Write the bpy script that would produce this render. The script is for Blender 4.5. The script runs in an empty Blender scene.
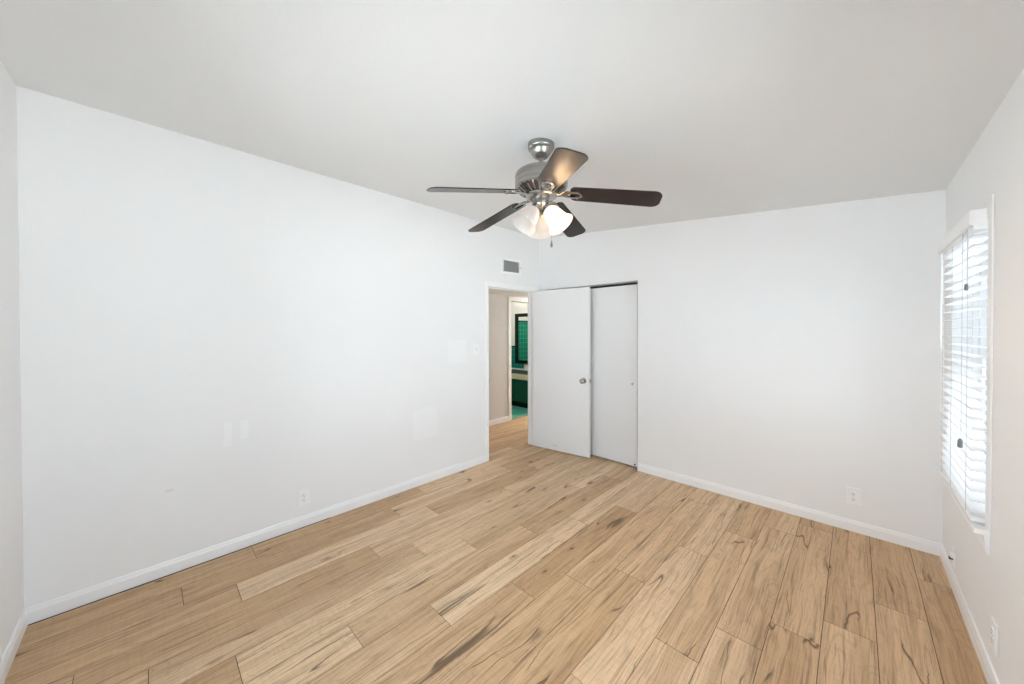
import bpy, bmesh, math, random
from mathutils import Vector, Matrix
R = math.radians
sc = bpy.context.scene
COL = sc.collection
rnd = random.Random(7)

# ---------------------------------------------------------------- room measures (metres)
W, L = 3.4061, 4.042            # room width (x 0..W), length (y -L..0)
HL, HR = 2.6956, 2.3821         # ceiling height at the left and at the right wall
T = 0.12                        # wall thickness
TL = 0.075                      # thickness of the wall with the doorway
def ceil_z(x): return HL + (HR - HL) * x / W

# ---------------------------------------------------------------- camera
cam = bpy.data.objects.new('camera', bpy.data.cameras.new('camera'))
COL.objects.link(cam); sc.camera = cam
cam.data.sensor_width = 36.0
cam.data.lens = 36.0 * 353.005 / 1024
cam.data.clip_start = 0.02
cam.data.shift_y = -7.1336 / 1024
yaw, pit, rol = 0.7709, -0.0092, -0.0019
fw = Vector((-math.sin(yaw) * math.cos(pit), math.cos(yaw) * math.cos(pit), math.sin(pit)))
rt = Vector((math.cos(yaw), math.sin(yaw), 0)); up = rt.cross(fw)
r2 = rt * math.cos(rol) + up * math.sin(rol); u2 = -rt * math.sin(rol) + up * math.cos(rol)
cm = Matrix((r2, u2, -fw)).transposed().to_4x4(); cm.translation = (2.9893, -3.5948, 1.47)
cam.matrix_world = cm

# ---------------------------------------------------------------- world, exposure, portals
world = bpy.data.worlds.new('sky'); sc.world = world; world.use_nodes = True
bg = world.node_tree.nodes['Background']
bg.inputs[0].default_value = (0.825, 0.918, 1.06, 1); bg.inputs[1].default_value = 4.4
sun = bpy.data.objects.new('sun', bpy.data.lights.new('sun', 'SUN')); COL.objects.link(sun)
sun.data.energy = 46; sun.data.angle = R(1.5); sun.rotation_euler = (R(-32), R(-26), 0)    # high sun behind the house: it lights the yard, not the room
sc.view_settings.view_transform = 'Standard'; sc.view_settings.look = 'None'
sc.view_settings.gamma = 1; sc.view_settings.use_curve_mapping = False
sc.view_settings.exposure = 0.27
sc.cycles.max_bounces = 14; sc.cycles.diffuse_bounces = 10; sc.cycles.glossy_bounces = 6
sc.cycles.transparent_max_bounces = 24; sc.cycles.use_denoising = True
sc.cycles.sample_clamp_indirect = 8
def portal(loc, rot, sx, sy):
    d = bpy.data.lights.new('window_portal', 'AREA'); d.shape = 'RECTANGLE'; d.size = sx; d.size_y = sy
    d.cycles.is_portal = True
    o = bpy.data.objects.new('window_portal', d); COL.objects.link(o); o.location = loc; o.rotation_euler = rot
N_WIN = (0.85, 2.75, 0.30, 2.12)      # x0 x1 z0 z1 of the added window behind the camera
S_WIN = (-3.75, -1.90, 0.40, 2.0)     # y0 y1 z0 z1 of the added, unseen window on the right wall
B_WIN = (-1.075, -0.275, 0.6, 1.965)  # y0 y1 z0 z1 of the window with the blind
portal(((N_WIN[0]+N_WIN[1])/2, -L - T - .02, (N_WIN[2]+N_WIN[3])/2), (R(90), 0, 0), N_WIN[1]-N_WIN[0], N_WIN[3]-N_WIN[2])
portal((W + T + .02, (S_WIN[0]+S_WIN[1])/2, (S_WIN[2]+S_WIN[3])/2), (R(90), 0, R(90)), S_WIN[1]-S_WIN[0], S_WIN[3]-S_WIN[2])
portal((W + T + .02, (B_WIN[0]+B_WIN[1])/2, (B_WIN[2]+B_WIN[3])/2), (R(90), 0, R(90)), B_WIN[1]-B_WIN[0], B_WIN[3]-B_WIN[2])
BULB_POWER = 820.0
HALL_POWER, BATH_POWER = 120.0, 60.0

# ---------------------------------------------------------------- materials
def mat(name, col=(.8, .8, .8), rough=.5, metal=0.0, spec=.5, **kw):
    m = bpy.data.materials.new(name); m.use_nodes = True
    b = m.node_tree.nodes['Principled BSDF']
    b.inputs['Base Color'].default_value = (*col, 1); b.inputs['Roughness'].default_value = rough
    b.inputs['Metallic'].default_value = metal; b.inputs['Specular IOR Level'].default_value = spec
    for k, v in kw.items(): b.inputs[k].default_value = v
    return m
def nodes(m): return m.node_tree.nodes, m.node_tree.links, m.node_tree.nodes['Principled BSDF']
def painted(name, col, rough=.55, scale=140, bump=.06, var=.012, spec=.3, dist=.004):
    m = mat(name, col, rough, spec=spec); n, l, b = nodes(m)
    tc = n.new('ShaderNodeTexCoord')
    nz = n.new('ShaderNodeTexNoise'); nz.inputs['Scale'].default_value = scale; nz.inputs['Detail'].default_value = 3
    bp = n.new('ShaderNodeBump'); bp.inputs['Strength'].default_value = bump; bp.inputs['Distance'].default_value = dist
    l.new(tc.outputs['Object'], nz.inputs['Vector']); l.new(nz.outputs['Fac'], bp.inputs['Height']); l.new(bp.outputs['Normal'], b.inputs['Normal'])
    n2 = n.new('ShaderNodeTexNoise'); n2.inputs['Scale'].default_value = 2.3; n2.inputs['Detail'].default_value = 5
    cr = n.new('ShaderNodeMix'); cr.data_type = 'RGBA'
    cr.inputs[6].default_value = (*[c - var for c in col], 1); cr.inputs[7].default_value = (*[min(1, c + var) for c in col], 1)
    l.new(tc.outputs['Object'], n2.inputs['Vector']); l.new(n2.outputs['Fac'], cr.inputs[0]); l.new(cr.outputs[2], b.inputs['Base Color'])
    return m
M_wall = painted('wall_paint', (.875, .88, .885), .6, bump=.12)
def touched_up():
    # the long wall carries a few faintly lighter touch-up patches and a small scuff
    m = painted('touched_up_wall_paint', (.875, .88, .885), .6, bump=.12); n, l, b = nodes(m)
    prev = b.inputs['Base Color'].links[0].from_socket
    tc = n.new('ShaderNodeTexCoord'); nz = n.new('ShaderNodeTexNoise'); nz.inputs['Scale'].default_value = 9
    l.new(tc.outputs['Object'], nz.inputs['Vector']); sp = n.new('ShaderNodeSeparateXYZ'); l.new(tc.outputs['Object'], sp.inputs[0])
    def M(op, a, c):
        x = n.new('ShaderNodeMath'); x.operation = op
        for i, v in enumerate((a, c)):
            if isinstance(v, (int, float)): x.inputs[i].default_value = v
            else: l.new(v, x.inputs[i])
        return x.outputs[0]
    wob = M('MULTIPLY', M('SUBTRACT', nz.outputs['Fac'], .5), .10)
    for y, z, hy, hz, v in ((-3.232, .795, .022, .085, (.93, .935, .94)), (-3.143, .808, .022, .065, (.93, .935, .94)), (-1.728, .585, .135, .150, (.915, .92, .925)), (-1.342, 1.265, .115, .12, (.92, .925, .935)), (-3.513, .506, .020, .006, (.70, .69, .67))):
        k = .3 if hz > .02 else .05
        a = M('LESS_THAN', M('ABSOLUTE', M('ADD', M('SUBTRACT', sp.outputs[1], y), M('MULTIPLY', wob, k)), 0), hy)
        c = M('LESS_THAN', M('ABSOLUTE', M('ADD', M('SUBTRACT', sp.outputs[2], z), M('MULTIPLY', wob, k)), 0), hz)
        mx = n.new('ShaderNodeMix'); mx.data_type = 'RGBA'; mx.inputs[7].default_value = (*v, 1)
        l.new(M('MULTIPLY', M('MULTIPLY', a, c), .6), mx.inputs[0]); l.new(prev, mx.inputs[6]); prev = mx.outputs[2]
    l.new(prev, b.inputs['Base Color']); return m
M_wall_left = touched_up()
M_ceil = painted('ceiling_paint', (.80, .805, .81), .75, scale=90, bump=.12)
M_trim = painted('trim_paint', (.92, .925, .93), .3, scale=25, bump=.03, var=.004, spec=.45)
M_door = painted('door_paint', (.87, .875, .88), .32, scale=18, bump=.03, var=.004, spec=.45)
M_closet = painted('closet_door_paint', (.84, .845, .85), .35, scale=18, bump=.02, var=.004)
M_hall = painted('hall_paint', (.66, .65, .635), .6)
M_hallceil = painted('hall_ceiling_paint', (.85, .85, .84), .7)
M_cream = painted('bathroom_paint', (.80, .76, .70), .6)
M_plastic = mat('white_plastic', (.91, .915, .92), .3)
M_slot = mat('outlet_slot', (.03, .03, .03), .6)
M_blind = mat('blind_vinyl', (.93, .94, .95), .35)
M_vinyl = mat('window_vinyl', (.85, .86, .87), .4)
M_cord = mat('blind_cord', (.62, .63, .64), .8)
M_tassel = mat('tassel_plastic', (.16, .17, .18), .4)
M_track = mat('track_metal_and_gap_shade', (.10, .10, .105), .5, .3)
M_dark = mat('dark_gap', (.02, .018, .016), .9)
M_nickel = mat('brushed_nickel', (.34, .328, .31), .25, 1.0)
M_chrome = mat('polished_metal', (.42, .405, .385), .16, 1.0)
M_slotdark = mat('motor_shadow_metal', (.07, .06, .055), .5, .6)
M_grille = painted('grille_metal', (.58, .58, .58), .5, var=.02)
M_black = mat('black_frame', (.006, .005, .005), .4, spec=.25)
M_mirror = mat('mirror_glass', (.92, .93, .92), .02, 1.0)
M_wood_edge = mat('pale_wood_edge', (.74, .62, .44), .5)
M_cabinet = painted('green_cabinet', (.012, .085, .055), .4, scale=30, var=.006)
M_ground = painted('concrete_yard', (.445, .455, .465), .9, scale=8, var=.04)

def nickel_grain(m, axis='Z'):
    n, l, b = nodes(m)
    tc = n.new('ShaderNodeTexCoord'); mp = n.new('ShaderNodeMapping'); mp.inputs['Scale'].default_value = (3, 3, 320)
    nz = n.new('ShaderNodeTexNoise'); nz.inputs['Scale'].default_value = 1.0
    mr = n.new('ShaderNodeMapRange'); mr.inputs[3].default_value = .2; mr.inputs[4].default_value = .38
    l.new(tc.outputs['Object'], mp.inputs[0]); l.new(mp.outputs[0], nz.inputs['Vector']); l.new(nz.outputs['Fac'], mr.inputs[0]); l.new(mr.outputs[0], b.inputs['Roughness'])
nickel_grain(M_nickel)

def thin_glass():
    m = bpy.data.materials.new('window_glass'); m.use_nodes = True; n, l = m.node_tree.nodes, m.node_tree.links
    n.remove(n['Principled BSDF']); out = n['Material Output']
    tr = n.new('ShaderNodeBsdfTransparent'); tr.inputs[0].default_value = (.94, .96, .95, 1)
    gl = n.new('ShaderNodeBsdfGlossy'); gl.inputs['Roughness'].default_value = .01
    fr = n.new('ShaderNodeFresnel'); fr.inputs[0].default_value = 1.45
    mx = n.new('ShaderNodeMixShader'); l.new(fr.outputs[0], mx.inputs[0]); l.new(tr.outputs[0], mx.inputs[1]); l.new(gl.outputs[0], mx.inputs[2])
    l.new(mx.outputs[0], out.inputs[0]); return m
M_glass = thin_glass()

def frosted():
    m = bpy.data.materials.new('alabaster_glass'); m.use_nodes = True; n, l = m.node_tree.nodes, m.node_tree.links
    n.remove(n['Principled BSDF']); out = n['Material Output']
    tc = n.new('ShaderNodeTexCoord')
    nz = n.new('ShaderNodeTexNoise'); nz.inputs['Scale'].default_value = 14; nz.inputs['Detail'].default_value = 4; nz.inputs['Distortion'].default_value = 1.6
    cr = n.new('ShaderNodeValToRGB'); cr.color_ramp.elements[0].position = .35; cr.color_ramp.elements[0].color = (.93, .90, .885, 1)
    cr.color_ramp.elements[1].position = .65; cr.color_ramp.elements[1].color = (.985, .98, .975, 1)
    l.new(tc.outputs['Object'], nz.inputs['Vector']); l.new(nz.outputs['Fac'], cr.inputs[0])
    df = n.new('ShaderNodeBsdfDiffuse'); tl = n.new('ShaderNodeBsdfTranslucent'); gl = n.new('ShaderNodeBsdfGlossy'); gl.inputs['Roughness'].default_value = .25
    l.new(cr.outputs[0], df.inputs[0]); l.new(cr.outputs[0], tl.inputs[0])
    a = n.new('ShaderNodeMixShader'); a.inputs[0].default_value = .80; b = n.new('ShaderNodeMixShader'); b.inputs[0].default_value = .05
    l.new(df.outputs[0], a.inputs[1]); l.new(tl.outputs[0], a.inputs[2]); l.new(a.outputs[0], b.inputs[1]); l.new(gl.outputs[0], b.inputs[2]); l.new(b.outputs[0], out.inputs[0])
    return m
M_shade = frosted()

def emitter(name, col, power):
    m = mat(name, (.9, .9, .9), .4); b = m.node_tree.nodes['Principled BSDF']
    b.inputs['Emission Color'].default_value = (*col, 1); b.inputs['Emission Strength'].default_value = power
    return m
M_bulb_on = emitter('lit_bulb', (1, .68, .38), BULB_POWER)
M_bulb_off = mat('unlit_bulb', (.85, .84, .82), .2)
M_added_hall_lamp = emitter('added_hall_lamp_glow', (1, .94, .88), HALL_POWER)
M_added_bath_lamp = emitter('added_bathroom_lamp_glow', (1, .93, .84), BATH_POWER)

def walnut():
    m = mat('dark_walnut', (.03, .016, .012), .27, spec=.44); n, l, b = nodes(m)
    tc = n.new('ShaderNodeTexCoord'); mp = n.new('ShaderNodeMapping'); mp.inputs['Scale'].default_value = (3, 55, 20)
    nz = n.new('ShaderNodeTexNoise'); nz.inputs['Scale'].default_value = 1.0; nz.inputs['Detail'].default_value = 5; nz.inputs['Distortion'].default_value = .6
    cr = n.new('ShaderNodeValToRGB'); cr.color_ramp.elements[0].position = .3; cr.color_ramp.elements[0].color = (.007, .0035, .003, 1)
    cr.color_ramp.elements[1].position = .7; cr.color_ramp.elements[1].color = (.024, .010, .008, 1)
    l.new(tc.outputs['Object'], mp.inputs[0]); l.new(mp.outputs[0], nz.inputs['Vector']); l.new(nz.outputs['Fac'], cr.inputs[0]); l.new(cr.outputs[0], b.inputs['Base Color'])
    return m
M_walnut = walnut()

def tile(name, col, grout, size=.108, rough=.15, mortar=.004):
    m = mat(name, col, rough); n, l, b = nodes(m)
    tc = n.new('ShaderNodeTexCoord'); sp = n.new('ShaderNodeSeparateXYZ'); ad = n.new('ShaderNodeMath'); ad.operation = 'ADD'
    cb = n.new('ShaderNodeCombineXYZ'); br = n.new('ShaderNodeTexBrick'); br.offset = 0
    l.new(tc.outputs['Object'], sp.inputs[0]); l.new(sp.outputs[0], ad.inputs[0]); l.new(sp.outputs[1], ad.inputs[1])
    l.new(ad.outputs[0], cb.inputs[0]); l.new(sp.outputs[2], cb.inputs[1]); l.new(cb.outputs[0], br.inputs['Vector'])
    br.inputs['Color1'].default_value = (*col, 1); br.inputs['Color2'].default_value = (*[c * .85 for c in col], 1); br.inputs['Mortar'].default_value = (*grout, 1)
    br.inputs['Scale'].default_value = 1; br.inputs['Mortar Size'].default_value = mortar; br.inputs['Brick Width'].default_value = size; br.inputs['Row Height'].default_value = size
    l.new(br.outputs['Color'], b.inputs['Base Color']); return m
M_greentile = tile('green_tile', (.02, .26, .15), (.10, .42, .30))
M_tealtile = tile('teal_tile', (.02, .20, .17), (.08, .34, .30))
M_tealfloor = painted('teal_floor', (.08, .32, .26), .3, scale=40, var=.02)
M_blacktile = tile('black_counter_tile', (.008, .008, .008), (.06, .06, .06), size=.05, rough=.5)

def plank_material():
    m = mat('oak_planks', (.5, .34, .2), .42, spec=.35); n, l, b = nodes(m)
    def N(t, **kw):
        x = n.new(t)
        for k, v in kw.items(): x.inputs[k].default_value = v
        return x
    uv = n.new('ShaderNodeUVMap'); uv.uv_map = 'plank'
    at = n.new('ShaderNodeAttribute'); at.attribute_name = 'tone'
    def mapped(sx, sy, src=None):
        mp = n.new('ShaderNodeMapping'); mp.inputs['Scale'].default_value = (sx, sy, 1); l.new(src or uv.outputs[0], mp.inputs[0]); return mp.outputs[0]
    def noise(vec, scale=1.0, detail=4, dist=0.0, rough=.5):
        x = N('ShaderNodeTexNoise', Scale=scale, Detail=detail, Distortion=dist, Roughness=rough); l.new(vec, x.inputs['Vector']); return x.outputs['Fac']
    def math_(op, a, c=None, clamp=False):
        x = n.new('ShaderNodeMath'); x.operation = op; x.use_clamp = clamp
        for i, v in enumerate((a, c)):
            if v is None: continue
            if isinstance(v, (int, float)): x.inputs[i].default_value = v
            else: l.new(v, x.inputs[i])
        return x.outputs[0]
    def ramp(f, stops):
        x = n.new('ShaderNodeValToRGB'); e = x.color_ramp.elements
        e[0].position, e[0].color = stops[0][0], stops[0][1]; e[1].position, e[1].color = stops[-1][0], stops[-1][1]
        for p, c in stops[1:-1]: q = e.new(p); q.color = c
        l.new(f, x.inputs[0]); return x.outputs[0]
    def g(v): return (v, v, v, 1)
    def mix(f, a, c, mode='MIX'):
        x = n.new('ShaderNodeMix'); x.data_type = 'RGBA'; x.blend_type = mode
        for i, v in ((0, f), (6, a), (7, c)):
            if isinstance(v, (int, float)): x.inputs[i].default_value = v
            elif isinstance(v, tuple): x.inputs[i].default_value = v
            else: l.new(v, x.inputs[i])
        return x.outputs[2]
    # u runs along the plank, v across it
    warp = noise(mapped(1.6, 5), 1.0, 2)
    wv = math_('MULTIPLY', math_('SUBTRACT', warp, .5), .06)
    sp = n.new('ShaderNodeSeparateXYZ'); l.new(uv.outputs[0], sp.inputs[0])
    cb = n.new('ShaderNodeCombineXYZ'); l.new(sp.outputs[0], cb.inputs[0]); l.new(math_('ADD', sp.outputs[1], wv), cb.inputs[1])
    wuv = cb.outputs[0]
    # knots: where they are, so that the grain can swirl round them
    vo = N('ShaderNodeTexVoronoi', Scale=1.0, Randomness=1.0); l.new(mapped(2.9, 7.2, wuv), vo.inputs['Vector'])
    sel = n.new('ShaderNodeSeparateColor'); l.new(vo.outputs['Color'], sel.inputs[0])
    on = ramp(sel.outputs[0], [(.42, g(0)), (.44, g(1))])
    d = math_('ADD', vo.outputs['Distance'], math_('MULTIPLY', math_('SUBTRACT', noise(mapped(45, 60), 1.0, 3), .5), .10))
    swirl = math_('MULTIPLY', ramp(vo.outputs['Distance'], [(.0, g(1)), (.42, g(0))]), on)
    base = ramp(at.outputs['Fac'], [(0, (.53, .335, .175, 1)), (.5, (.71, .485, .285, 1)), (1, (.83, .615, .40, 1))])
    big = noise(mapped(.55, 8, wuv), 1.0, 3)                                          # broad bands
    c = mix(ramp(big, [(.28, g(.62)), (.5, g(0))]), base, (.42, .25, .125, 1))
    strip = noise(mapped(.30, 13, wuv), 1.0, 1)                                       # straight-edged strips
    c = mix(ramp(strip, [(.50, g(0)), (.53, g(.30))]), c, (.46, .28, .145, 1))
    fine = noise(mapped(7, 190, wuv), 1.0, 5, rough=.65)                              # fine pore lines
    c = mix(.75, c, ramp(fine, [(.30, g(.55)), (.50, g(1)), (.75, g(1.0))]), 'MULTIPLY')
    mid = noise(mapped(1.6, 75, wuv), 1.0, 4, .2, .6)                                 # longer grain lines
    c = mix(.70, c, ramp(mid, [(.34, g(.55)), (.47, g(1)), (.75, g(1.0))]), 'MULTIPLY')
    cath = noise(mapped(.8, 8, wuv), 1.0, 1, .3)                                      # cathedral contours
    ring = math_('SINE', math_('ADD', math_('MULTIPLY', cath, 70), math_('MULTIPLY', swirl, 30)))
    c = mix(.30, c, ramp(ring, [(0, g(1)), (.72, g(.97)), (1, g(.58))]), 'MULTIPLY')
    cross = noise(mapped(70, 5), 1.0, 3)                                              # saw marks across
    c = mix(.20, c, ramp(cross, [(.35, g(.7)), (.6, g(1))]), 'MULTIPLY')
    st = noise(mapped(2.4, 64, wuv), 1.0, 3, .4)                                      # dark streaks
    c = mix(ramp(st, [(.61, g(0)), (.70, g(.5))]), c, (.17, .092, .045, 1))
    wob = n.new('ShaderNodeCombineXYZ')
    sw = n.new('ShaderNodeSeparateXYZ'); l.new(wuv, sw.inputs[0])
    l.new(sw.outputs[0], wob.inputs[0]); l.new(math_('ADD', sw.outputs[1], math_('MULTIPLY', noise(mapped(9, 9), 1.0, 3), .03)), wob.inputs[1])
    cr = math_('ABSOLUTE', math_('SUBTRACT', noise(mapped(.75, 9.5, wob.outputs[0]), 1.0, 1, .2), .5))
    gate = ramp(noise(mapped(2.0, 7), 1.0, 1), [(.52, g(0)), (.58, g(1))])
    crk = math_('MULTIPLY', ramp(cr, [(0, g(1)), (.004, g(.8)), (.0095, g(0))]), gate)
    c = mix(math_('MULTIPLY', crk, .82), c, (.075, .04, .02, 1))
    halo = math_('MULTIPLY', ramp(d, [(.02, g(.7)), (.06, g(.42)), (.15, g(0))]), on)
    c = mix(halo, c, (.21, .115, .057, 1))
    core = math_('MULTIPLY', ramp(d, [(.015, g(1)), (.055, g(0))]), on)
    c = mix(math_('MULTIPLY', core, .85), c, (.03, .016, .009, 1))
    l.new(c, b.inputs['Base Color'])
    rr = n.new('ShaderNodeMapRange'); rr.inputs[3].default_value = .36; rr.inputs[4].default_value = .55
    l.new(fine, rr.inputs[0]); l.new(rr.outputs[0], b.inputs['Roughness'])
    bp = n.new('ShaderNodeBump'); bp.inputs['Strength'].default_value = .12; bp.inputs['Distance'].default_value = .0015
    l.new(fine, bp.inputs['Height']); l.new(bp.outputs[0], b.inputs['Normal'])
    return m
M_plank = plank_material()

# ---------------------------------------------------------------- mesh helpers
def wloc(o):
    v = Vector((0, 0, 0))
    while o: v += Vector(o.location); o = o.parent
    return v
def link(name, me, m, parent=None, local=False):
    o = bpy.data.objects.new(name, me); COL.objects.link(o)
    for mm in (m if isinstance(m, (list, tuple)) else [m]): me.materials.append(mm)
    if parent:
        o.parent = parent
        if not local: me.transform(Matrix.Translation(-wloc(parent)))
    return o
def obj(name, bm, m, parent=None, smooth=False, local=False, bevel=0.0, seg=2):
    bmesh.ops.recalc_face_normals(bm, faces=bm.faces)
    me = bpy.data.meshes.new(name); bm.to_mesh(me); bm.free()
    if smooth: me.polygons.foreach_set('use_smooth', [True] * len(me.polygons))
    o = link(name, me, m, parent, local)
    if smooth:
        me.set_sharp_from_angle(angle=R(38))
    if bevel:
        b = o.modifiers.new('bevel', 'BEVEL'); b.width = bevel; b.segments = seg; b.limit_method = 'ANGLE'; b.angle_limit = R(40)
    return o
def box(bm, x0, x1, y0, y1, z0, z1, mi=0):
    v = [bm.verts.new((x, y, z)) for x in (x0, x1) for y in (y0, y1) for z in (z0, z1)]
    for f in ((0, 1, 3, 2), (4, 6, 7, 5), (0, 4, 5, 1), (2, 3, 7, 6), (0, 2, 6, 4), (1, 5, 7, 3)):
        fc = bm.faces.new([v[i] for i in f]); fc.material_index = mi
    return v
def boxes(*args):
    bm = bmesh.new()
    for a in args: box(bm, *a)
    return bm
def lathe(bm, prof, c=(0, 0, 0), seg=40, mtx=None, cap=True):
    rings = []
    for r, z in prof:
        ring = []
        for k in range(seg):
            a = 2 * math.pi * k / seg; p = Vector((r * math.cos(a), r * math.sin(a), z))
            p = (mtx @ p) if mtx else p + Vector(c)
            ring.append(bm.verts.new(p))
        rings.append(ring)
    for a, b in zip(rings, rings[1:]):
        for k in range(seg): bm.faces.new((a[k], a[(k + 1) % seg], b[(k + 1) % seg], b[k]))
    if cap: bm.faces.new(rings[0][::-1]); bm.faces.new(rings[-1])
def tube(bm, pts, r, seg=8):
    pts = [Vector(p) for p in pts]; rings = []
    for i, p in enumerate(pts):
        t = (pts[min(i + 1, len(pts) - 1)] - pts[max(i - 1, 0)]).normalized()
        a = t.orthogonal().normalized() if abs(t.z) > .99 else t.cross(Vector((0, 0, 1))).normalized()
        b = t.cross(a); rr = r[i] if isinstance(r, (list, tuple)) else r
        rings.append([bm.verts.new(p + (a * math.cos(2 * math.pi * k / seg) + b * math.sin(2 * math.pi * k / seg)) * rr) for k in range(seg)])
    for a, b in zip(rings, rings[1:]):
        for k in range(seg): bm.faces.new((a[k], a[(k + 1) % seg], b[(k + 1) % seg], b[k]))
    bm.faces.new(rings[0][::-1]); bm.faces.new(rings[-1])
def extrude_profile(bm, prof, p0, p1, inward, trim0=0.0, trim1=0.0):
    """prof: (offset from the wall, z) closed outline swept along the wall line p0..p1"""
    p0, p1, inward = Vector(p0), Vector(p1), Vector(inward); d = (p1 - p0).normalized(); rings = []
    for p, s in ((p0, trim0), (p1, -trim1)):                       # mitred ends at inside corners
        rings.append([bm.verts.new(p + inward * o + d * (o * (1 if s > 0 else -1 if s < 0 else 0)) + Vector((0, 0, z))) for o, z in prof])
    k = len(prof)
    for i in range(k): bm.faces.new((rings[0][i], rings[0][(i + 1) % k], rings[1][(i + 1) % k], rings[1][i]))
    bm.faces.new(rings[0][::-1]); bm.faces.new(rings[1])
def cells(bm, us, zs, holes, place):
    """a wall slab as one welded shell with rectangular holes; place(u, z, side) -> point"""
    holes = [h for h in holes]
    us = sorted(set(us + [u for h in holes for u in h[:2]])); zs = sorted(set(zs + [z for h in holes for z in h[2:]]))
    def solid(i, j):
        if not (0 <= i < len(us) - 1 and 0 <= j < len(zs) - 1): return False
        u, z = (us[i] + us[i + 1]) / 2, (zs[j] + zs[j + 1]) / 2
        return not any(h[0] < u < h[1] and h[2] < z < h[3] for h in holes)
    V = {}
    def vt(i, j, s):
        if (i, j, s) not in V: V[(i, j, s)] = bm.verts.new(place(us[i], zs[j], s))
        return V[(i, j, s)]
    for i in range(len(us) - 1):
        for j in range(len(zs) - 1):
            if not solid(i, j): continue
            bm.faces.new((vt(i, j, 0), vt(i + 1, j, 0), vt(i + 1, j + 1, 0), vt(i, j + 1, 0)))
            bm.faces.new((vt(i, j, 1), vt(i, j + 1, 1), vt(i + 1, j + 1, 1), vt(i + 1, j, 1)))
            for (di, dj, a, b) in ((-1, 0, (i, j), (i, j + 1)), (1, 0, (i + 1, j + 1), (i + 1, j)), (0, -1, (i + 1, j), (i, j)), (0, 1, (i, j + 1), (i + 1, j + 1))):
                if not solid(i + di, j + dj): bm.faces.new((vt(*a, 0), vt(*a, 1), vt(*b, 1), vt(*b, 0)))
    return bm
def tag(o, label=None, cat=None, group=None, kind=None):
    if label: o['label'] = label
    if cat: o['category'] = cat
    if group: o['group'] = group
    if kind: o['kind'] = kind
    return o
def thing(name, loc, label, cat, group=None, kind=None):
    o = bpy.data.objects.new(name, None); COL.objects.link(o); o.location = loc; o.empty_display_size = .1
    return tag(o, label, cat, group, kind)
def struct(o, label, cat): return tag(o, label, cat, None, 'structure')

# ================================================================ SETTING
TOP = 9.0
HX0 = -1.10                                     # hall's far wall (its face)
# --- floor: planks 190.5 mm wide, seams and end joints where the photo has them
PW, PL, S0 = 0.1905, 1.272, 3.262
JOINT = {0: -3.116, 1: -3.475, 2: -3.25, 3: -2.557, 4: -2.335, 5: -2.06, 6: -1.637, 7: -1.28, 8: -2.125, 9: -1.847, 10: -1.588,
         11: -1.07, 12: -1.91, 13: -1.64, 14: -1.417, 15: -1.214, 16: -.867, 17: -.42}
TONE = {(2, 0): .95, (5, 1): 1., (7, 0): .9, (8, 0): .12, (9, 0): .55, (9, -1): .4, (11, 0): .85, (10, -1): .38, (13, -1): .8, (12, -1): .75, (12, 0): .6, (14, -1): .4, (17, 0): .62, (17, -1): .25,
        (16, 0): .3, (15, 0): .38, (14, 0): .5, (16, -1): .55, (15, -1): .6, (13, 0): .6, (5, -1): .7, (5, -2): .2, (4, -1): .75, (1, 0): .3, (0, 0): .35, (0, -1): .3, (1, -1): .28, (3, -1): .3, (2, -1): .3}
def floor_mesh():
    bm = bmesh.new(); uvl = bm.loops.layers.uv.new('plank'); tl = bm.loops.layers.float_color.new('tone'); g = .0013
    for k in range(-7, 18):
        xa, xb = S0 - PW * (17 - k), S0 - PW * (16 - k)
        xa, xb = max(xa, HX0 - .12), min(xb, W + .02)
        hall = k < 0
        ylo, yhi = (-2.6, 2.3) if hall or k == 0 else (-L - .02, .72)
        if k == 0: ylo = -L - .02
        j0 = JOINT.get(k, rnd.uniform(-3, 0)); y = j0 - PL * 6
        while y < yhi:
            a, b = max(y, ylo), min(y + PL, yhi)
            if b - a > .01:
                tone = TONE.get((k, round((y - j0) / PL)), None); r1 = rnd.random()
                if tone is None: tone = min(1, max(0, .52 + (r1 - .5) * .7))
                ou, ov = rnd.uniform(0, 40), rnd.uniform(0, 40)
                vs = [bm.verts.new(p) for p in ((xa + g, a + g, 0), (xb - g, a + g, 0), (xb - g, b - g, 0), (xa + g, b - g, 0))]
                lo = [bm.verts.new((v.co.x, v.co.y, -.004)) for v in vs]
                fs = [bm.faces.new(vs)] + [bm.faces.new((vs[i], lo[i], lo[(i + 1) % 4], vs[(i + 1) % 4])) for i in range(4)]
                for f in fs:
                    for lp in f.loops:
                        lp[uvl].uv = (lp.vert.co.y + ou, lp.vert.co.x + ov); lp[tl] = (tone, tone, tone, 1)
            y += PL
    n0 = len(bm.faces)
    box(bm, HX0 - .12, W + T, -L - T, 2.3, -.06, -.003)
    bm.faces.ensure_lookup_table()
    for f in bm.faces[n0:]: f.material_index = 1
    return bm
struct(obj('floor', floor_mesh(), [M_plank, M_dark]), 'light oak plank floor with dark knots', 'floor')

# --- ceiling, sloping down to the window side
def slab(x0, x1, y0, y1, zf, t):
    bm = bmesh.new(); v = [bm.verts.new((x, y, zf(x) + d)) for x in (x0, x1) for y in (y0, y1) for d in (0, t)]
    for f in ((0, 1, 3, 2), (4, 6, 7, 5), (0, 4, 5, 1), (2, 3, 7, 6), (0, 2, 6, 4), (1, 5, 7, 3)): bm.faces.new([v[i] for i in f])
    return bm
struct(obj('ceiling', slab(-T, W + T, -L - T, T, ceil_z, .12), M_ceil), 'plain white ceiling sloping down to the window wall', 'ceiling')

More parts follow.
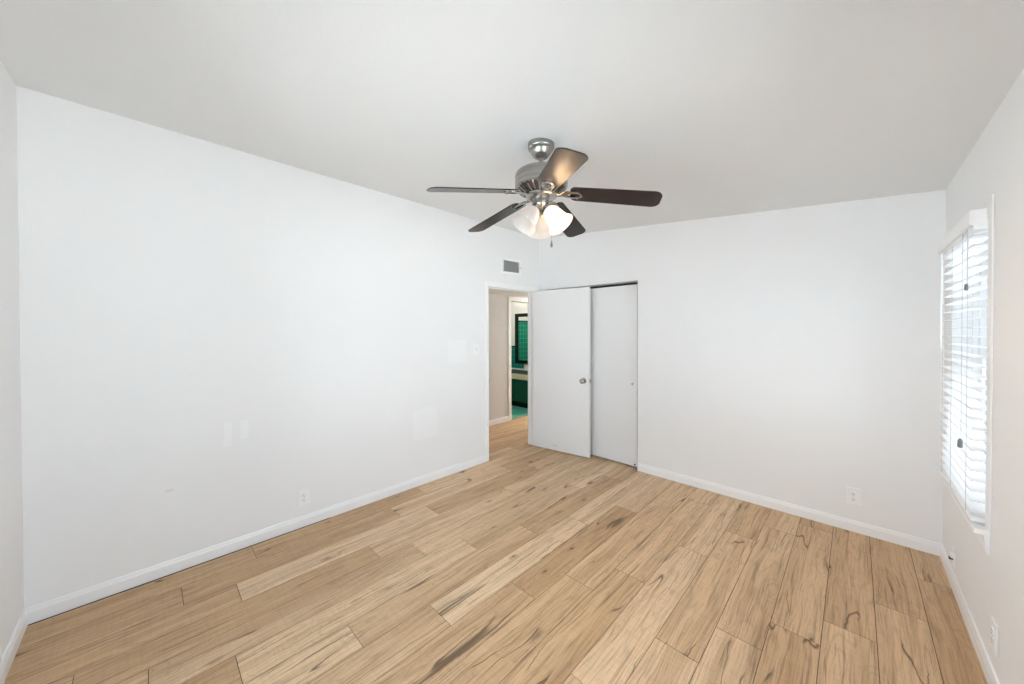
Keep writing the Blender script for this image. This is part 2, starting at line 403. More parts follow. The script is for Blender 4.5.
# --- walls
DOOR = (-.909, -.137, -.06, 1.988)              # entry opening in the left wall: y0 y1 z0 z1
CLOS = (.10, 1.347, -.06, 2.010)                # closet opening in the back wall: x0 x1
VENT = (-.675, -.387, 2.180, 2.332)             # duct hole of the return grille
zt = lambda x, z: ceil_z(min(max(x, 0), W)) + .01 if z == TOP else z
struct(obj('wall_left', cells(bmesh.new(), [-L - T, T], [-.06, TOP], [DOOR, VENT], lambda u, z, s: (-TL * s, u, zt(0, z))), M_wall_left),
       'long bare white wall with the open doorway', 'wall')
struct(obj('wall_back', cells(bmesh.new(), [0.0, W], [-.06, TOP], [CLOS], lambda u, z, s: (u, T * s, zt(u, z))), M_wall),
       'white wall with the closet and a sloping top edge', 'wall')
struct(obj('wall_right', cells(bmesh.new(), [-L - T, T], [-.06, TOP], [B_WIN, S_WIN], lambda u, z, s: (W + T * s, u, zt(W, z))), M_wall),
       'white wall with the blind covered window', 'wall')
struct(obj('wall_near', cells(bmesh.new(), [0.0, W], [-.06, TOP], [N_WIN], lambda u, z, s: (u, -L - T * s, zt(u, z))), M_wall),
       'white wall at the left edge of the photo', 'wall')

# --- closet recess behind the back wall
cb = boxes((.02, .10, T, .70, -.06, 2.4), (1.40, 1.48, T, .70, -.06, 2.4), (.02, 1.48, .70, .78, -.06, 2.4), (.02, 1.48, T, .70, 2.3, 2.4))
struct(obj('wall_closet', cb, M_wall), 'white inside of the closet', 'wall')

# --- hall beyond the doorway and the bathroom across it
BD = (.585, 1.28, -.06, 1.985)                  # bathroom doorway in the hall's far wall
struct(obj('wall_hall', cells(bmesh.new(), [-2.6, 2.3], [-.06, 2.2], [BD], lambda u, z, s: (HX0 - T * s, u, z)), M_hall),
       'grey hall wall seen through the doorway', 'wall')
struct(obj('wall_hall_end', boxes((HX0, -TL, -2.72, -2.6, -.06, 2.2), (HX0, .02, 2.3, 2.42, -.06, 2.2), (-.075, .02, T, 2.3, -.06, 2.2)), M_hall),
       'grey end of the hall', 'wall')
struct(obj('ceiling_hall', boxes((HX0 - T, -TL, -2.72, 2.42, 2.07, 2.17),), M_hallceil), 'low white hall ceiling above the doorway', 'ceiling')
BY = 1.90; BX = HX0 - T
struct(obj('wall_bathroom', boxes((-3.1, BX, BY, BY + .1, -.06, 2.5), (-3.2, -3.1, .2, BY + .1, -.06, 2.5), (-3.1, BX, .1, .2, -.06, 2.5)), M_cream),
       'cream bathroom wall around the black framed mirror', 'wall')
struct(obj('ceiling_bathroom', boxes((-3.2, BX, .1, BY + .1, 2.4, 2.5),), M_hallceil), 'white bathroom ceiling', 'ceiling')
struct(obj('floor_bathroom', boxes((-3.1, BX + .10, .2, BY, -.06, .003),), M_tealfloor), 'teal bathroom floor past the far doorway', 'floor')
tw = thing('wall_tile', (-2.5, BY, 0), 'teal tiled lower bathroom wall edged in black', 'tile', kind='structure')
obj('tile_panel', boxes((-3.1, -2.0, BY - .012, BY - .001, .69, 1.14), (-3.1, -2.93, BY - .012, BY - .001, 0, .69)), M_tealtile, tw)
obj('tile_border', boxes((-3.1, -2.0, BY - .016, BY - .001, 1.14, 1.165),(-2.405, -2.375, BY - .016, BY - .0125, .69, 1.14)), M_black, tw)
tw2 = thing('wall_tile', (-2.5, .2, 0), 'green tiled wall reflected in the bathroom mirror', 'tile', kind='structure')
obj('tile_panel', boxes((-3.1, BX, .201, .212, 0, 1.72), (-3.099, -3.088, .212, BY - .02, 0, 1.72)), M_greentile, tw2)
obj('tile_border', boxes((-3.1, BX, .201, .216, 1.72, 1.75), (-3.099, -3.084, .212, BY - .02, 1.72, 1.75)), M_black, tw2)

# --- baseboards
BP = [(0, 0), (.013, 0), (.013, .058), (.010, .066), (.0085, .076), (.006, .081), (0, .081)]
def baseboard(name, p0, p1, inw, t0, t1, label, m=M_trim):
    bm = bmesh.new(); extrude_profile(bm, BP, p0, p1, inw, t0, t1); struct(obj(name, bm, m), label, 'baseboard')
baseboard('baseboard_left', (0, -L, 0), (0, -.958, 0), (1, 0, 0), 1, 0, 'white baseboard along the long left wall')
baseboard('baseboard_back', (1.352, 0, 0), (W, 0, 0), (0, -1, 0), 0, 1, 'white baseboard from the closet to the far corner')
baseboard('baseboard_right', (W, 0, 0), (W, -L, 0), (-1, 0, 0), 1, 1, 'white baseboard under the window')
baseboard('baseboard_near', (W, -L, 0), (0, -L, 0), (0, 1, 0), 1, 1, 'white baseboard at the left edge of the photo')
baseboard('baseboard_hall', (HX0, -2.6, 0), (HX0, .52, 0), (1, 0, 0), 0, 0, 'white baseboard on the grey hall wall')

# --- door casing of the entry door, jamb lining, strike plate
t1 = thing('trim_1', (0, -.52, 0), 'white casing around the open doorway', 'door casing', kind='structure')
cp = .011
obj('casing', boxes((.0005, cp, -.958, -.906, 0, 2.045), (.0005, cp, -.142, -.092, 0, 2.045), (.0005, cp, -.906, -.142, 1.985, 2.045)), M_trim, t1, bevel=.003)
jm = boxes((-TL - .004, .004, -.914, -.905, 0, 1.988), (-TL - .004, .004, -.140, -.1325, 0, 1.988), (-TL - .004, .004, -.905, -.140, 1.984, 1.992))
obj('jamb', jm, M_trim, t1)
obj('door_stop', boxes((-.070, -.044, -.905, -.895, 0, 1.984), (-.070, -.044, -.146, -.140, 0, 1.984), (-.070, -.044, -.895, -.146, 1.974, 1.984)), M_trim, t1)
sp = obj('strike_plate', boxes((-.035, .0125, -.9055, -.9035, .88, .94),), M_nickel, t1); tag(sp, 'metal strike plate')
t3 = thing('trim_2', (HX0, .9, 0), 'white casing around the bathroom doorway', 'door casing', kind='structure')
obj('casing', boxes((HX0 + .0005, HX0 + .013, .522, .588, 0, 2.05), (HX0 + .0005, HX0 + .013, 1.277, 1.34, 0, 2.05), (HX0 + .0005, HX0 + .013, .588, 1.277, 1.982, 2.05)), M_trim, t3, bevel=.003)
obj('jamb', boxes((BX - .003, HX0 + .004, .58, .590, 0, 1.985), (BX - .003, HX0 + .004, 1.275, 1.285, 0, 1.985), (BX - .003, HX0 + .004, .590, 1.275, 1.979, 1.989)), M_trim, t3)
obj('threshold', boxes((BX + .09, HX0 + .006, .590, 1.275, .0005, .008),), mat('oak_threshold', (.38, .22, .10), .5), t3)

# --- open entry door
HP = Vector((.038, -.176, 0)); TH = R(7.9); DL, DT, DZ0, DZ1 = .772, .035, .012, 1.982
door = thing('door_1', HP, 'white flush door swung open in front of the closet', 'door', kind='structure')
door.rotation_euler = (0, 0, TH)
def slab_box(x0, x1, y0, y1, z0, z1): return boxes((x0, x1, y0, y1, z0, z1))
obj('door_leaf', slab_box(0, DL, 0, DT, DZ0, DZ1), M_door, door, local=True, bevel=.0025)
def knob(bm, x, z, y0, s):
    m = Matrix.Translation((x, y0, z)) @ Matrix.Rotation(R(90) * s, 4, 'X')
    lathe(bm, [(.033, 0), (.033, .004), (.028, .010), (.013, .013), (.011, .030), (.016, .036), (.026, .044), (.029, .054), (.027, .063), (.018, .069), (.004, .071)], seg=28, mtx=m)
kb = bmesh.new(); knob(kb, DL - .068, .898, -.0005, 1); kb2 = bmesh.new(); knob(kb2, DL - .068, .898, DT + .0005, -1)
k1 = obj('door_knob', kb, M_chrome, door, smooth=True, local=True); tag(k1, 'round chrome door knob')
# the latch face in the door's edge
lt = bmesh.new(); box(lt, DL - .0005, DL + .0015, .006, .029, .870, .926); box(lt, DL + .0015, DL + .011, .011, .024, .890, .906)
tag(obj('latch', lt, M_chrome, door, local=True), 'small chrome latch plate')
for z in (.22, 1.0, 1.78):
    hb = bmesh.new(); tube(hb, [(-.006, DT * .5 + .016, z - .045), (-.006, DT * .5 + .016, z + .045)], .006, 10); box(hb, -.0015, -.0002, .008, .034, z - .045, z + .045)
    obj('hinge', hb, M_trim, door, local=True)
sb = bmesh.new(); box(sb, .296, .352, -.0012, .0005, .070, .077)
tag(obj('scuff_mark', sb, mat('scuff_grey', (.58, .58, .58), .6), door, local=True), 'grey scuff near the bottom')

# --- closet sliding doors and track
cl = thing('door_2', (.95, .06, 0), 'white sliding closet door behind the open door', 'closet door', kind='structure')
obj('door_panel', boxes((.690, 1.319, .045, .075, .014, 1.974),), M_closet, cl, bevel=.002)
pb = bmesh.new(); lathe(pb, [(.0, 0), (.0105, .0), (.0125, .0035), (.0125, -.0015), (.0, -.0015)], seg=20, mtx=Matrix.Translation((1.270, .045, .902)) @ Matrix.Rotation(R(90), 4, 'X'), cap=False)
tag(obj('finger_pull', pb, mat('pull_metal', (.60, .60, .60), .35, .6), cl, smooth=True), 'small round grey finger pull')
gb = bmesh.new(); box(gb, 1.286, 1.304, .0405, .0445, .030, .042)
tag(obj('floor_guide', gb, M_slot, cl), 'tiny dark guide at the bottom')
cl2 = thing('door_3', (.4, .09, 0), 'second sliding closet door hidden behind the open door', 'closet door', kind='structure')
obj('door_panel', boxes((.105, .735, .080, .110, .014, 1.974),), M_closet, cl2, bevel=.002)
tk = thing('trim_3', (.72, .05, 2.0), 'dark metal track along the top of the closet opening', 'track', kind='structure')
obj('track', boxes((.101, 1.346, .016, .022, 1.994, 2.0095), (.101, 1.346, .022, .1135, 2.004, 2.0095)), mat('track_face', (.33, .33, .33), .4, .5), tk)
obj('track_channel_and_gap_shade', boxes((.101, 1.346, .024, .1135, 1.990, 2.0035), (.101, 1.346, .1115, .1165, 1.95, 1.9895)), M_track, tk)  # the black rear lip is added to paint the gap over the doors dark
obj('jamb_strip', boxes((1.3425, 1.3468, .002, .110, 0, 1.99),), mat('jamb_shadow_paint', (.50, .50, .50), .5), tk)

# --- window with blind: frame, sashes, casing, stool, apron
y0, y1, z0, z1 = B_WIN
wn = thing('window_1', (W, (y0 + y1) / 2, z0), 'white sash window behind the blind', 'window', kind='structure')
xo = W + .093
fr = boxes((xo, W + .135, y0 + .001, y0 + .035, z0 + .001, z1 - .001), (xo, W + .135, y1 - .035, y1 - .001, z0 + .001, z1 - .001), (xo, W + .135, y0 + .035, y1 - .035, z0 + .001, z0 + .04), (xo, W + .135, y0 + .035, y1 - .035, z1 - .04, z1 - .001))
obj('window_frame', fr, M_vinyl, wn, bevel=.002)
def sash(za, zb, xa, name):
    a, b, s = y0 + .036, y1 - .036, .028
    o = obj(name, boxes((xa, xa + .018, a, a + s, za, zb), (xa, xa + .018, b - s, b, za, zb), (xa, xa + .018, a + s, b - s, za, za + s), (xa, xa + .018, a + s, b - s, zb - s, zb),
                        (xa + .006, xa + .013, (a + b) / 2 - .009, (a + b) / 2 + .009, za + s, zb - s)), M_vinyl, wn, bevel=.0015)
    obj('pane', boxes((xa + .0085, xa + .0115, a + s - .004, b - s + .004, za + s - .004, zb - s + .004),), M_glass, o)
zm = 1.33
sash(zm - .02, z1 - .041, W + .114, 'upper_sash'); sash(z0 + .041, zm + .02, W + .095, 'lower_sash')
obj('casing', boxes((W - .008, W - .0005, -1.132, y0 - .002, z0 + .020, 2.043), (W - .008, W - .0005, y1 + .002, y1 + .060, z0 + .020, 2.043), (W - .008, W - .0005, y0 - .002, y1 + .002, z1 + .002, 2.043)), M_wall, wn, bevel=.002)
obj('window_sill', boxes((W - .046, W + .092, y0 + .001, y1 - .001, z0 - .002, z0 + .018), (W - .046, W - .0005, -1.122, y0 + .001, z0 - .002, z0 + .018), (W - .046, W - .0005, y1 - .001, -.150, z0 - .002, z0 + .018)), M_trim, wn, bevel=.003)
ab = bmesh.new(); extrude_profile(ab, [(.0005, .515), (.006, .515), (.012, .53), (.013, .56), (.018, .596), (.0005, .596)], (W, -1.110, 0), (W, -.175, 0), (-1, 0, 0))
obj('apron', ab, M_trim, wn)

# --- unseen windows, added to let more daylight into the room
def added_window(name, label, ax, fix, u0, u1, za, zb, sgn):
    w_ = thing(name, (fix, (u0 + u1) / 2, za) if ax == 'x' else ((u0 + u1) / 2, fix, za), label, 'window', kind='structure')
    def B(a0, a1, z_0, z_1, d0=.05, d1=.10):
        lo, hi = sorted((fix + sgn * d0, fix + sgn * d1))
        return (lo, hi, a0, a1, z_0, z_1) if ax == 'x' else (a0, a1, lo, hi, z_0, z_1)
    s = .05; um = (u0 + u1) / 2; e = .001
    obj('window_frame', boxes(B(u0 + e, u0 + s, za + e, zb - e), B(u1 - s, u1 - e, za + e, zb - e), B(u0 + s, u1 - s, za + e, za + s), B(u0 + s, u1 - s, zb - s, zb - e), B(um - .025, um + .025, za + s, zb - s)), M_vinyl, w_)
    for a, b in ((u0 + s, um - .025), (um + .025, u1 - s)): obj('pane', boxes(B(a, b, za + s, zb - s, .072, .076)), M_glass, w_)
added_window('added_window_2', 'added wide window behind the camera to light the room', 'y', -L, N_WIN[0], N_WIN[1], N_WIN[2], N_WIN[3], -1)
added_window('added_window_3', 'added unseen window on the window wall to light the room', 'x', W, S_WIN[0], S_WIN[1], S_WIN[2], S_WIN[3], 1)
struct(obj('ground', boxes((W + T, 26, -24, 20, -.4, -.2), (-10, W + T, -24, -L - T, -.4, -.2)), M_ground), 'pale yard outside the windows', 'ground')

# ================================================================ THINGS
# ---------------------------------------------------------------- window blind
bl = thing('window_blind', (W - .03, -.67, .62), 'white horizontal slat blind covering the window', 'blind')
BA, BB = -1.066, -.292
vb = bmesh.new()
extrude_profile(vb, [(.050, 1.934), (.056, 1.934), (.059, 1.940), (.059, 1.992), (.056, 1.999), (.050, 1.999)], (W, -1.070, 0), (W, -.262, 0), (-1, 0, 0))
box(vb, W - .0505, W - .009, -1.070, -1.064, 1.934, 1.999); box(vb, W - .0505, W - .009, -.268, -.262, 1.934, 1.999)
obj('valance', vb, M_blind, bl)
obj('headrail', boxes((W - .046, W + .018, BA, BB, 1.912, 1.955),), M_blind, bl)
sb = bmesh.new(); pitch = .0452; zs = []; z = .672
while z < 1.900: zs.append(z); z += pitch
for z in zs:
    prev = None; rows = []
    for i in range(7):                                   # a slightly crowned slat, 50 mm deep
        t = i / 6; x = W - .0465 + .064 * t; h = .0006 * (1 - (2 * t - 1) ** 2) + (t - .5) * .001
        rows.append([(x, y, z + h + d) for y in (BA, BB) for d in (-.0023, .0023)])
    vs = [[sb.verts.new(p) for p in r] for r in rows]
    for a, b in zip(vs, vs[1:]):
        sb.faces.new((a[1], b[1], b[3], a[3])); sb.faces.new((a[0], a[2], b[2], b[0])); sb.faces.new((a[0], b[0], b[1], a[1])); sb.faces.new((a[2], a[3], b[3], b[2]))
    sb.faces.new((vs[0][0], vs[0][1], vs[0][3], vs[0][2])); sb.faces.new((vs[-1][0], vs[-1][2], vs[-1][3], vs[-1][1]))
obj('slat_panel', sb, M_blind, bl)
obj('bottom_rail', boxes((W - .0475, W + .0175, BA, BB, .630, .652),), M_blind, bl, bevel=.004)
for y in (-.992, -.63, -.37):
    lb = bmesh.new(); tube(lb, [(W - .0492, y, .645), (W - .0492, y, 1.915)], .0009, 6); tube(lb, [(W + .0185, y, .645), (W + .0185, y, 1.915)], .0009, 6)
    for z in zs: tube(lb, [(W - .0492, y, z - .0035), (W + .0185, y, z - .0035)], .0006, 4)
    obj('ladder_cord', lb, M_cord, bl)
for y, zb_, s in ((-1.000, 1.655, .8), (-.905, .915, 1.15)):
    cb_ = bmesh.new(); tube(cb_, [(W - .0525, y, zb_ + .02), (W - .0525, y, 1.93)], .0011, 6); co = obj('lift_cord', cb_, M_cord, bl)
    tb_ = bmesh.new(); lathe(tb_, [(.003, .036 * s), (.0055 * s, .032 * s), (.0072 * s, .026 * s), (.0078 * s, .003), (.007 * s, 0), (.004, -.002)], (W - .0525 - .002, y, zb_), 14)
    tag(obj('tassel', tb_, M_tassel, co, smooth=True), 'dark grey pull tassel')
wb = bmesh.new(); tube(wb, [(W - .0545, -.355, 1.37), (W - .0545, -.355, 1.925)], .004, 8)
tag(obj('tilt_wand', wb, M_blind, bl, smooth=True), 'thin white tilt wand at the far end')

# ---------------------------------------------------------------- ceiling fan
FX, FY = 1.701, -2.027; FZ = ceil_z(FX)
fan = thing('ceiling_fan', (FX, FY, FZ), 'five blade ceiling fan in brushed nickel with dark walnut blades', 'ceiling fan')
FC = Vector((FX, FY, -.016)); C0 = Vector((FX, FY, 0))
b_ = bmesh.new(); lathe(b_, [(.074, FZ + .006), (.0755, 2.524), (.0755, 2.514), (.072, 2.506), (.063, 2.501), (.059, 2.496), (.055, 2.482), (.047, 2.469), (.035, 2.460), (.027, 2.456), (.018, 2.455)], C0, 48)
obj('canopy', b_, M_nickel, fan, smooth=True)
b_ = bmesh.new(); lathe(b_, [(.0125, 2.38), (.0125, 2.478)], FC, 20); lathe(b_, [(.020, 2.402), (.022, 2.410), (.020, 2.418), (.0135, 2.422)], FC, 24)
obj('downrod', b_, M_nickel, fan, smooth=True)
b_ = bmesh.new(); lathe(b_, [(.020, 2.395), (.075, 2.395), (.122, 2.393), (.140, 2.388), (.147, 2.381), (.1495, 2.372), (.1495, 2.312), (.148, 2.304), (.142, 2.299), (.139, 2.298)], FC, 64)
obj('motor_housing', b_, M_nickel, fan, smooth=True)
b_ = bmesh.new(); lathe(b_, [(.138, 2.300), (.128, 2.290), (.095, 2.272), (.072, 2.264), (.060, 2.262)], FC, 48); vc = obj('vent_cone', b_, M_slotdark, fan, smooth=True); tag(vc, 'dark vented underside of the motor')
rb = bmesh.new()
for k in range(26):
    a = 2 * math.pi * k / 26; d = Vector((math.cos(a), math.sin(a), 0)); s = Vector((-d.y, d.x, 0)) * .0042
    prof = [(.145, 2.303), (.136, 2.288), (.100, 2.267), (.080, 2.259), (.080, 2.268), (.100, 2.279), (.132, 2.300)]
    A = [rb.verts.new(FC + d * r + s + Vector((0, 0, z))) for r, z in prof]; B = [rb.verts.new(FC + d * r - s + Vector((0, 0, z))) for r, z in prof]
    rb.faces.new(A); rb.faces.new(B[::-1])
    for i in range(7): rb.faces.new((A[i], B[i], B[(i + 1) % 7], A[(i + 1) % 7]))
obj('vent_rib', rb, M_chrome, vc)
b_ = bmesh.new(); lathe(b_, [(.086, 2.268), (.090, 2.262), (.088, 2.252), (.078, 2.246), (.060, 2.243), (.046, 2.243)], FC, 48)
obj('flywheel_ring', b_, M_chrome, fan, smooth=True)
# blades: built once along +X, the four others are copies
BZ, DROOP = 2.267, Matrix.Rotation(R(8.2), 4, 'Y')
def blade_mesh():
    bm = bmesh.new(); out = []
    r0, r1, w0, w1 = .165, .650, .063, .071
    n = 8
    for i in range(n + 1): a = R(180) - R(90) * i / n; out.append((r0 + .030 + .030 * math.cos(a), w0 - .034 + .034 * math.sin(a)))
    for i in range(n + 1): a = R(90) - R(90) * i / n; out.append((r1 - .045 + .045 * math.cos(a), w1 - .045 + .045 * math.sin(a)))
    out += [(x, -y) for x, y in out[::-1]]
    top = [bm.verts.new((x, y, .0028)) for x, y in out]; bot = [bm.verts.new((x, y, -.0028)) for x, y in out]
    bm.faces.new(top); bm.faces.new(bot[::-1]); k = len(out)
    for i in range(k): bm.faces.new((top[i], bot[i], bot[(i + 1) % k], top[(i + 1) % k]))
    bmesh.ops.transform(bm, matrix=DROOP @ Matrix.Rotation(R(-12), 4, 'X'), verts=bm.verts)
    return bm
def iron_mesh():
    bm = bmesh.new(); rot = Matrix.Rotation(R(-12), 4, 'X')
    # oval loop plate under the blade with an open eye, carried by a curved arm
    n = 28; ro, ri = [], []
    for i in range(n):
        a = 2 * math.pi * i / n; w = .033 + .005 * math.cos(a)
        ro.append((.174 + .060 * math.cos(a), w * math.sin(a))); ri.append((.184 + .037 * math.cos(a), .52 * w * math.sin(a)))
    def ring(pts, z): return [bm.verts.new(rot @ Vector((x, y, z))) for x, y in pts]
    a0, a1, b0, b1 = ring(ro, -.0035), ring(ro, -.0085), ring(ri, -.0035), ring(ri, -.0115)
    for i in range(n):
        j = (i + 1) % n
        for q in ((a0[i], a1[i], a1[j], a0[j]), (a1[i], b1[i], b1[j], a1[j]), (b1[i], b0[i], b0[j], b1[j]), (b0[i], a0[i], a0[j], b0[j])): bm.faces.new(q)
    for x, y in ((.2275, 0), (.206, .0275), (.206, -.0275)):
        m = Matrix.Translation(rot @ Vector((x, y, -.0085))); lathe(bm, [(.005, .004), (.005, -.002), (.003, -.004)], seg=10, mtx=m)
    secs = [(.076, -.006, .024, .007), (.090, -.009, .020, .007), (.102, -.011, .016, .007), (.112, -.0095, .017, .006), (.122, -.0075, .020, .0045), (.134, -.0065, .026, .004)]
    rings = []
    for x, z, w, t in secs:
        q = rot if x > .115 else Matrix.Identity(3)
        rings.append([bm.verts.new(q @ Vector((x, yy, z + zz))) for yy, zz in ((-w, -t * .3), (-w * .6, -t), (w * .6, -t), (w, -t * .3), (w * .6, t * .4), (-w * .6, t * .4))])
    for a, b in zip(rings, rings[1:]):
        for i in range(6): bm.faces.new((a[i], a[(i + 1) % 6], b[(i + 1) % 6], b[i]))
    bm.faces.new(rings[0][::-1]); bm.faces.new(rings[-1])
    bmesh.ops.transform(bm, matrix=DROOP, verts=bm.verts)
    return bm
blade0 = obj('blade', blade_mesh(), M_walnut, fan, local=True, bevel=.0012)
iron0 = obj('blade_iron', iron_mesh(), M_chrome, blade0, local=True, smooth=True); tag(iron0, 'polished metal bracket with an oval loop')
blade0.location = (0, 0, BZ - FZ)
for k in range(5):
    if k == 0: bo = blade0
    else:
        bo = blade0.copy(); COL.objects.link(bo); bo.parent = fan
        io = iron0.copy(); COL.objects.link(io); io.parent = bo
    bo.rotation_euler = (0, 0, R(249 - 72 * k))
b_ = bmesh.new(); lathe(b_, [(.047, 2.246), (.047, 2.226), (.052, 2.222), (.052, 2.214), (.047, 2.210)], FC, 40); obj('switch_housing', b_, M_nickel, fan, smooth=True)
b_ = bmesh.new(); lathe(b_, [(.045, 2.212), (.044, 2.202), (.036, 2.192), (.022, 2.184), (.011, 2.180), (.010, 2.150), (.012, 2.146), (.008, 2.139), (.002, 2.137)], FC, 32); obj('light_fitter', b_, M_chrome, fan, smooth=True)
# three bell shades on tilted sockets
SH = [(.027, 0), (.033, .008), (.044, .026), (.051, .050), (.055, .075), (.061, .098), (.070, .115), (.078, .125)]
for az, lit in ((16, True), (136, False), (256, False)):
    d = Vector((math.cos(R(az)), math.sin(R(az)), 0)); ax = (d * math.sin(R(38)) + Vector((0, 0, -math.cos(R(38))))).normalized()
    p0 = FC + Vector((0, 0, 2.200)) + d * .026
    q = Vector((0, 0, 1)).rotation_difference(ax).to_matrix().to_4x4()
    sk = bmesh.new(); lathe(sk, [(.012, -.010), (.020, .0), (.026, .010), (.029, .026), (.029, .040), (.024, .042)], seg=28, mtx=Matrix.Translation(p0) @ q)
    so = obj('lamp_socket', sk, M_chrome, fan, smooth=True)
    pn = p0 + ax * .030; m = Matrix.Translation(pn) @ q
    sh = bmesh.new(); inner = [(r - .003, z - .0005) for r, z in SH]
    lathe(sh, SH + inner[::-1], seg=44, mtx=m, cap=False)
    obj('lamp_shade', sh, M_shade, fan, smooth=True)
    bb = bmesh.new(); lathe(bb, [(.010, .004), (.011, .016), (.018, .030), (.023, .044), (.024, .054), (.021, .064), (.013, .072), (.003, .075)], seg=24, mtx=m)
    bu = obj('bulb', bb, M_bulb_on if lit else M_bulb_off, so, smooth=True)
    if lit: tag(bu, 'lit warm bulb')
# pull chain
pc = bmesh.new(); cx, cy = FX + .046, FY + .036
tube(pc, [(cx - .008, cy - .004, 2.215), (cx, cy, 2.19), (cx, cy, 1.985)], .0008, 6)
lathe(pc, [(.0085, 2.190), (.0095, 2.180), (.0095, 2.140), (.006, 2.134)], (cx - .014, cy - .008, 0), 16)
pco = obj('pull_chain', pc, M_chrome, fan)
pp = bmesh.new(); lathe(pp, [(.0015, 1.990), (.003, 1.984), (.006, 1.970), (.0075, 1.960), (.006, 1.952), (.002, 1.949)], (cx, cy, 0), 16)
tag(obj('pendant', pp, mat('pendant_metal', (.22, .21, .20), .3, 1.0), pco, smooth=True), 'small dark drop on the pull chain')

# ---------------------------------------------------------------- return air grille over the door
vt = thing('air_vent', (0, -.531, 2.256), 'small grey air grille in a white frame above the doorway', 'air vent')
va, vz = (-.694, -.367), (2.160, 2.350)
obj('frame', boxes((.0005, .009, va[0], -.664, *vz), (.0005, .009, -.398, va[1], *vz), (.0005, .009, -.664, -.398, vz[0], 2.190), (.0005, .009, -.664, -.398, 2.322, vz[1])), M_trim, vt, bevel=.002)
gb = bmesh.new(); z = 2.194
while z < 2.321:
    v = [gb.verts.new(p) for p in ((-.012, -.666, z + .007), (.004, -.666, z), (.004, -.396, z), (-.012, -.396, z + .007), (-.012, -.666, z + .008), (.004, -.666, z + .0012), (.004, -.396, z + .0012), (-.012, -.396, z + .008))]
    for f in ((0, 1, 2, 3), (7, 6, 5, 4), (0, 4, 5, 1), (1, 5, 6, 2), (2, 6, 7, 3), (3, 7, 4, 0)): gb.faces.new([v[i] for i in f])
    z += .0085
for y in (-.60, -.531, -.462): box(gb, -.016, -.0125, y - .002, y + .002, 2.192, 2.326)
box(gb, -.030, -.026, -.674, -.388, 2.181, 2.331)
obj('grille', gb, M_grille, vt)
lv = bmesh.new(); box(lv, .009, .016, -.385, -.377, 2.245, 2.262); tag(obj('damper_lever', lv, M_grille, vt), 'tiny grey lever on the right side')

# ---------------------------------------------------------------- outlets, switch, cable jack
def plate(name, label, cat, loc, rz, group, w=.078, h=.122):
    o = thing(name, loc, label, cat, group); o.rotation_euler = (0, 0, rz)       # local: +X along the wall, -Y into the room
    obj('cover_plate', boxes((-w / 2, w / 2, -.0075, -.0005, -h / 2, h / 2)), M_plastic, o, local=True, bevel=.0022)
    return o
def outlet(label, loc, rz):
    o = plate('wall_outlet', label, 'outlet', loc, rz, 'duplex wall outlets')
    for s in (-1, 1):
        rb_ = bmesh.new(); lathe(rb_, [(.0168, 0), (.0168, .0025), (.0155, .0034)], seg=24, mtx=Matrix.Translation((0, -.0075, .0195 * s)) @ Matrix.Rotation(R(90), 4, 'X'))
        rc = obj('receptacle', rb_, M_plastic, o, local=True)
        sl = boxes((-.0078, -.0052, -.0113, -.0107, .0195 * s - .0015, .0195 * s + .0075), (.0052, .0078, -.0113, -.0107, .0195 * s - .0005, .0195 * s + .0065))
        lathe(sl, [(.0026, 0), (.0026, .0005)], seg=10, mtx=Matrix.Translation((0, -.0108, .0195 * s - .0085)) @ Matrix.Rotation(R(90), 4, 'X'))
        obj('slot', sl, M_slot, rc, local=True)
    sc_ = bmesh.new(); lathe(sc_, [(.0032, 0), (.0032, .001), (.002, .0016)], seg=12, mtx=Matrix.Translation((0, -.0075, 0)) @ Matrix.Rotation(R(90), 4, 'X'))
    obj('screw', sc_, mat('screw_metal', (.6, .6, .6), .4, .8), o, local=True)
    return o
outlet('white duplex outlet low on the long bare left wall', (0, -2.786, .219), R(90))
outlet('white duplex outlet low on the back wall near the far corner', (2.988, 0, .259), 0)
outlet('white duplex outlet low on the window wall at the right edge', (W, -1.212, .229), R(-90))
sw = plate('light_switch', 'white toggle light switch beside the open doorway', 'light switch', (0, -1.082, 1.28), R(90), None)
obj('toggle', boxes((-.005, .005, -.014, -.005, -.004, .014)), M_plastic, sw, local=True, bevel=.001)
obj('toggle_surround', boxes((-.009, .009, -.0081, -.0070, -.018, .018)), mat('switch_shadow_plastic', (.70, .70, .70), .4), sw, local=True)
jk = plate('cable_jack', 'small white wall jack with a dark plug beneath the window', 'wall jack', (W, -.398, .178), R(-90), None, .07, .115)
obj('jack_socket', boxes((-.014, .014, -.018, -.0055, -.006, .022)), M_plastic, jk, local=True, bevel=.002)
tag(obj('plug', boxes((-.010, .010, -.024, -.008, -.017, -.0065)), mat('plug_dark', (.06, .06, .06), .5), jk, local=True, bevel=.002), 'dark plug')

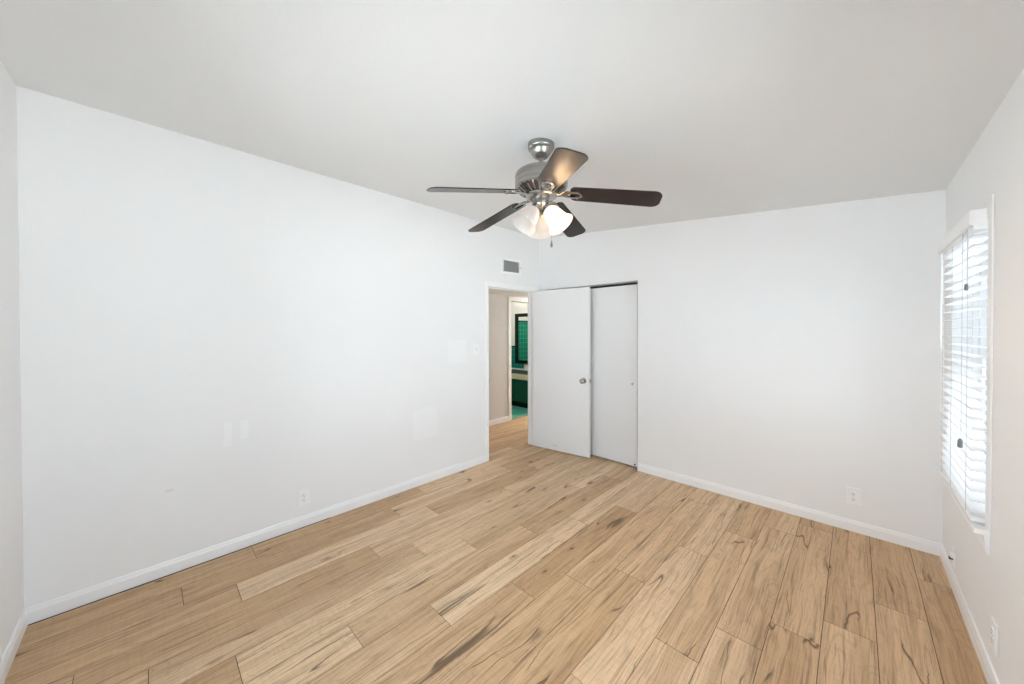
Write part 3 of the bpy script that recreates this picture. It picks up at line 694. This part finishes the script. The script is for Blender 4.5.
# ---------------------------------------------------------------- bathroom things
vn = thing('vanity', (-1.9, 1.64, 0), 'dark green vanity with a black tiled top and pale wood edge', 'vanity')
obj('cabinet', boxes((-2.9, BX - .01, 1.42, BY - .013, .10, .540)), M_cabinet, vn)
obj('cabinet_door', boxes((-2.36, -1.90, 1.405, 1.4195, .125, .520), (-1.885, -1.40, 1.405, 1.4195, .125, .520)), M_cabinet, vn, bevel=.003)
obj('plinth', boxes((-2.88, BX - .02, 1.44, BY - .02, .003, .10)), M_black, vn)
obj('countertop', boxes((-2.9, BX - .01, 1.40, BY - .013, .6405, .660)), M_blacktile, vn)
obj('wood_edge', boxes((-2.9, BX - .01, 1.38, 1.3995, .548, .650), (-2.9, BX - .01, 1.3995, BY - .014, .541, .640)), M_wood_edge, vn)
obj('backsplash', boxes((-2.9, BX - .01, BY - .03, BY - .0165, .6605, .685)), M_trim, vn)
mr = thing('mirror', (-1.84, BY - .02, 1.32), 'black framed mirror reflecting green tiles above the vanity', 'mirror')
ma, mb, mc, md = -2.23, -1.42, .797, 1.850
obj('frame', boxes((ma, ma + .088, BY - .035, BY - .0165, mc, md), (mb - .088, mb, BY - .035, BY - .0165, mc, md), (ma + .088, mb - .088, BY - .035, BY - .0165, mc, mc + .07), (ma + .088, mb - .088, BY - .035, BY - .0165, md - .07, md)), M_black, mr, bevel=.004)
obj('mirror_glass', boxes((ma + .085, mb - .085, BY - .022, BY - .0185, mc + .066, md - .066)), M_mirror, mr)
tb = thing('towel_bar', (-2.6, .25, 1.0), 'dark towel bar on the green tiles seen in the mirror', 'towel bar')
b_ = bmesh.new(); tube(b_, [(-2.95, .27, .98), (-2.30, .27, .98)], .010, 10); obj('bar', b_, M_black, tb, smooth=True)
for x in (-2.92, -2.33): b_ = bmesh.new(); tube(b_, [(x, .2125, .98), (x, .275, .98)], .012, 10); obj('bracket', b_, M_black, tb, smooth=True)
def dome(label, loc, m):  # unseen lights, added to brighten the hall and the bathroom
    o = thing('added_ceiling_light', loc, label, 'added ceiling light')
    b1 = bmesh.new(); lathe(b1, [(.15, loc[2] - .0005), (.15, loc[2] - .02), (.135, loc[2] - .024)], (loc[0], loc[1], 0), 32); obj('base', b1, M_nickel, o, smooth=True)
    b2 = bmesh.new(); lathe(b2, [(.132, loc[2] - .0245), (.125, loc[2] - .05), (.09, loc[2] - .075), (.03, loc[2] - .088), (.003, loc[2] - .09)], (loc[0], loc[1], 0), 32); obj('diffuser', b2, m, o, smooth=True)
dome('added unseen round ceiling light to brighten the hall', (-.6, 1.85, 2.07), M_added_hall_lamp)
dome('added unseen round ceiling light to brighten the bathroom', (-1.9, .9, 2.40), M_added_bath_lamp)
